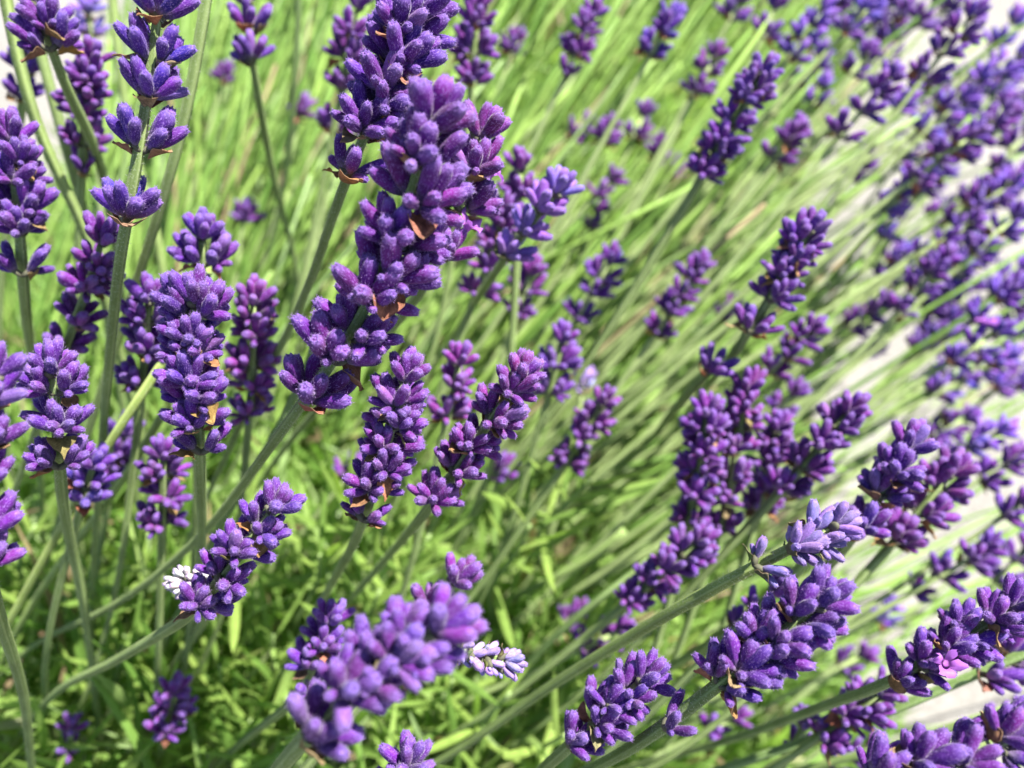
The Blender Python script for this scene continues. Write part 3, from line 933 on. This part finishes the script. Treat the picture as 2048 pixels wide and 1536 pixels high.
def shoot(base, tip, d, d2, pairs, label, lsc=1.0, group="leafy shoots low in the bush", cat="shoot"):
    rs = random.Random(int(base[0] * 7 + base[1]))
    a, b = P(*base, d), P(*tip, d2)
    ax = b - a
    o = link("leafy_shoot", None)
    o.location = a
    tag(o, label, cat, group)
    bow = ax.orthogonal().normalized() * ax.length * rs.uniform(-.1, .1)
    line = catmull([Vector((0, 0, -.02)), Vector((0, 0, 0)), ax * .5 + bow, ax], .003)
    mb = MB()
    tube(mb, line, lambda t: .0009 * (1 - .5 * t), 8, 0, False, 0)
    link("stem", mb.mesh("shoot_stem", [M_STEM]), o, None, (.9, 1, .9))
    axis = ax.normalized()
    u = axis.orthogonal().normalized()
    w = axis.cross(u)
    a0 = rs.uniform(0, 6.28)
    for k in range(pairs):
        t = (k + .6) / pairs
        p = ax * t + bow * 4 * t * (1 - t)
        an = a0 + k * math.pi / 2 + rs.uniform(-.3, .3)
        for sg in (0, math.pi):
            out = u * math.cos(an + sg) + w * math.sin(an + sg)
            el = .35 + .75 * t
            dr = (out * math.cos(el) + axis * math.sin(el) + Vector((rs.uniform(-.2, .2), rs.uniform(-.2, .2), rs.uniform(-.1, .2)))).normalized()
            zz = axis - dr * axis.dot(dr)
            m = frame(zz, dr)                               # leaf X along dr
            s = lsc * rs.uniform(.65, 1.05) * (1 - .35 * t)
            link("leaf", rs.choice(LEAVES), o, Matrix.Translation(p) @ m @ Matrix.Diagonal((s, s * rs.uniform(.85, 1.2), s, 1)))
    return o
SH = [((60, 1520), (40, 1340), "leafy shoot left of the tiny floret in the bottom left corner"), ((210, 1540), (190, 1400), "leafy shoot right of the tiny floret in the bottom left corner"),
      ((270, 1440), (245, 1290), "leafy shoot under the stem of the right-leaning left spike"), ((420, 1500), (440, 1330), "leafy shoot below the white bud cluster"),
      ((500, 1420), (545, 1270), "leafy shoot right below the right-leaning left spike"), ((150, 1330), (130, 1190), "leafy shoot beneath the upright spike near the left edge"),
      ((300, 1240), (280, 1090), "leafy shoot above the curved stem of the large middle spike"), ((590, 1250), (640, 1110), "leafy shoot left of the upright spike's stem below the middle"),
      ((800, 1190), (860, 1070), "leafy shoot under the purple pair below the middle"), ((980, 1180), (1060, 1050), "leafy shoot in the open green right of the purple pair"),
      ((950, 1470), (1020, 1385), "single bright shoot tip pointing up right at the bottom centre"), ((1030, 1530), (1130, 1470), "broad-leaved shoot at the bottom edge right of centre"),
      ((1120, 1380), (1210, 1300), "leafy shoot in front of the small half-hidden dark spike"), ((520, 1540), (500, 1440), "leafy shoot at the bottom edge left of the blurred nearest spike"),
      ((860, 1450), (905, 1360), "leafy shoot right of the blurred nearest spike"), ((330, 1560), (390, 1450), "leafy shoot at the bottom edge right of the small violet top"),
      ((60, 1180), (70, 1050), "leafy shoot at the left edge between two stems"), ((690, 1130), (700, 1010), "leafy shoot behind the pale whorl of the upright spike"),
      ((1080, 1060), (1180, 960), "leafy shoot below the blurred magenta spike with tan bracts"), ((1240, 1420), (1330, 1330), "leafy shoot behind the shaded dark spike"),
      ((470, 1190), (490, 1060), "leafy shoot behind the tip of the right-leaning left spike"), ((730, 1290), (760, 1180), "leafy shoot behind the blurred nearest spike's tip")]
for i, (b, t, lab) in enumerate(SH):
    shoot(b, t, .225, .205 if i not in (10, 11) else .19, 6 if i not in (10, 11) else 3, lab, 1.0)

# ------------------------------------------------------------------ the uncountable rest: leaf mass and stem mass
def canopy(x, y):
    """height of the leafy cushion over the soil"""
    h = 0.0
    for (cx, cy, rx, ry, hh) in ((-.17, .03, .33, .34, .215), (-.06, .47, .24, .36, .17), (.06, .85, .26, .36, .16), (-.42, .22, .22, .26, .15)):
        q = 1 - ((x - cx) / rx) ** 2 - ((y - cy) / ry) ** 2
        if q > 0:
            h = max(h, hh * q ** .5)
    return h

def scatter_leaves(count):
    n = 5
    V, F = [], []
    ts = np.linspace(0, 1, n)
    wid = np.interp(ts, [0, .15, .5, .85, 1], [.35, .75, 1, .7, .1])
    made = tries = 0
    while made < count and tries < count * 14:
        tries += 1
        x, y = random.uniform(-.5, .34), random.uniform(-.2, 1.2)
        h = canopy(x, y)
        if h < .02:
            continue
        z = h - abs(random.gauss(0, .022)) + (random.uniform(0, .035) if y > .3 else 0)
        if z < .006:
            continue
        p = Vector((x, y, z))
        pp = pix(p)
        if pp is None or pp[2] < .165 or not (-250 < pp[0] < 2300 and -250 < pp[1] < 1800) or (pp[0] < 190 and pp[1] < 340):
            continue
        e = .012
        nrm = Vector((-(canopy(x + e, y) - canopy(x - e, y)) / (2 * e), -(canopy(x, y + e) - canopy(x, y - e)) / (2 * e), 1.0))
        nrm.x, nrm.y = max(-2, min(2, nrm.x)), max(-2, min(2, nrm.y))
        rd = (p - ROOT).normalized()
        d = (nrm.normalized() * .5 + rd * .5 + Vector((random.gauss(0, .55), random.gauss(0, .55), random.gauss(0, .4)))).normalized()
        L = random.uniform(.018, .046)
        W = random.uniform(.0007, .0016)
        s = d.cross(Vector((random.gauss(0, 1), random.gauss(0, 1), random.gauss(0, 1)))).normalized()
        up = s.cross(d)
        cv = random.uniform(-.9, 1.5)
        i0 = len(V)
        for t, w in zip(ts, wid):
            c = p + d * (L * t) - up * (cv * L * t * t * .5)
            for q in (-1, 0, 1):
                V.append(tuple(c + s * (W * w * q) - up * (abs(q) * W * w * .5)))
        for k in range(n - 1):
            for q in (0, 1):
                a = i0 + k * 3 + q
                F.append((a, a + 3, a + 4, a + 1))
        made += 1
    me = bpy.data.meshes.new("foliage")
    me.from_pydata(V, [], F)
    me.polygons.foreach_set("use_smooth", [True] * len(F))
    me.materials.append(M_MASS)
    o = link("lavender_foliage", me)
    tag(o, "dense narrow green leaves filling the lavender bush below the flowers", "foliage", kind="stuff")
    return made

def scatter_stems(count):
    mb = MB()
    made = tries = 0
    while made < count and tries < count * 20:
        tries += 1
        if random.random() < .72:
            r0 = ROOT + Vector((random.gauss(0, .05), random.gauss(0, .05), .03))
            az = R(random.uniform(-12, 95))                        # from +X towards +Y
            tilt = R(random.uniform(34, 80))
            L = random.uniform(.26, .50)
        else:
            r0 = Vector((random.uniform(-.16, .14), random.uniform(.35, .9), .02))
            az = R(random.uniform(-30, 110))
            tilt = R(random.uniform(5, 55))
            L = random.uniform(.16, .34)
        dr = Vector((math.cos(az) * math.sin(tilt), math.sin(az) * math.sin(tilt), math.cos(tilt)))
        up = (Vector((0, 0, 1)) - dr * dr.z)
        end = r0 + dr * L + up * random.uniform(-.08, .08) + Vector((random.gauss(0, .03), random.gauss(0, .03), 0))
        mid = r0.lerp(end, .5) + up * random.uniform(0, .04)
        line = catmull([r0, mid, end], .03)
        ok, seen = True, False
        for p in line:
            q = pix(p)
            if q is None or p.z < .006:
                ok = False
                break
            inview = -200 < q[0] < 2250 and -200 < q[1] < 1740
            if inview and (q[2] < .235 or (q[1] > 900 and q[0] < 1200 and q[2] < .27)):
                ok = False
                break
            if q[0] < 170 and q[1] < 330:                        # bare pavement shows there
                ok = False
                break
            seen = seen or inview
        if not ok or not seen:
            continue
        q = pix(line[-1])
        if q[0] > 1720 and random.random() < .15:                # thinner over the pavement
            continue
        r = random.uniform(.0006, .00105)
        tube(mb, line, lambda t: r * (1.1 - .4 * t), 5, 0, False)
        made += 1
    me = mb.mesh("stems", [M_STEMS])
    o = link("lavender_stems", me)
    tag(o, "mass of thin green lavender stems fanning out to the upper right", "stems", kind="stuff")
    return made

print("leaves", scatter_leaves(33000), "stems", scatter_stems(1700), "spikes", len(SPIKES), "objects", len(bpy.data.objects))
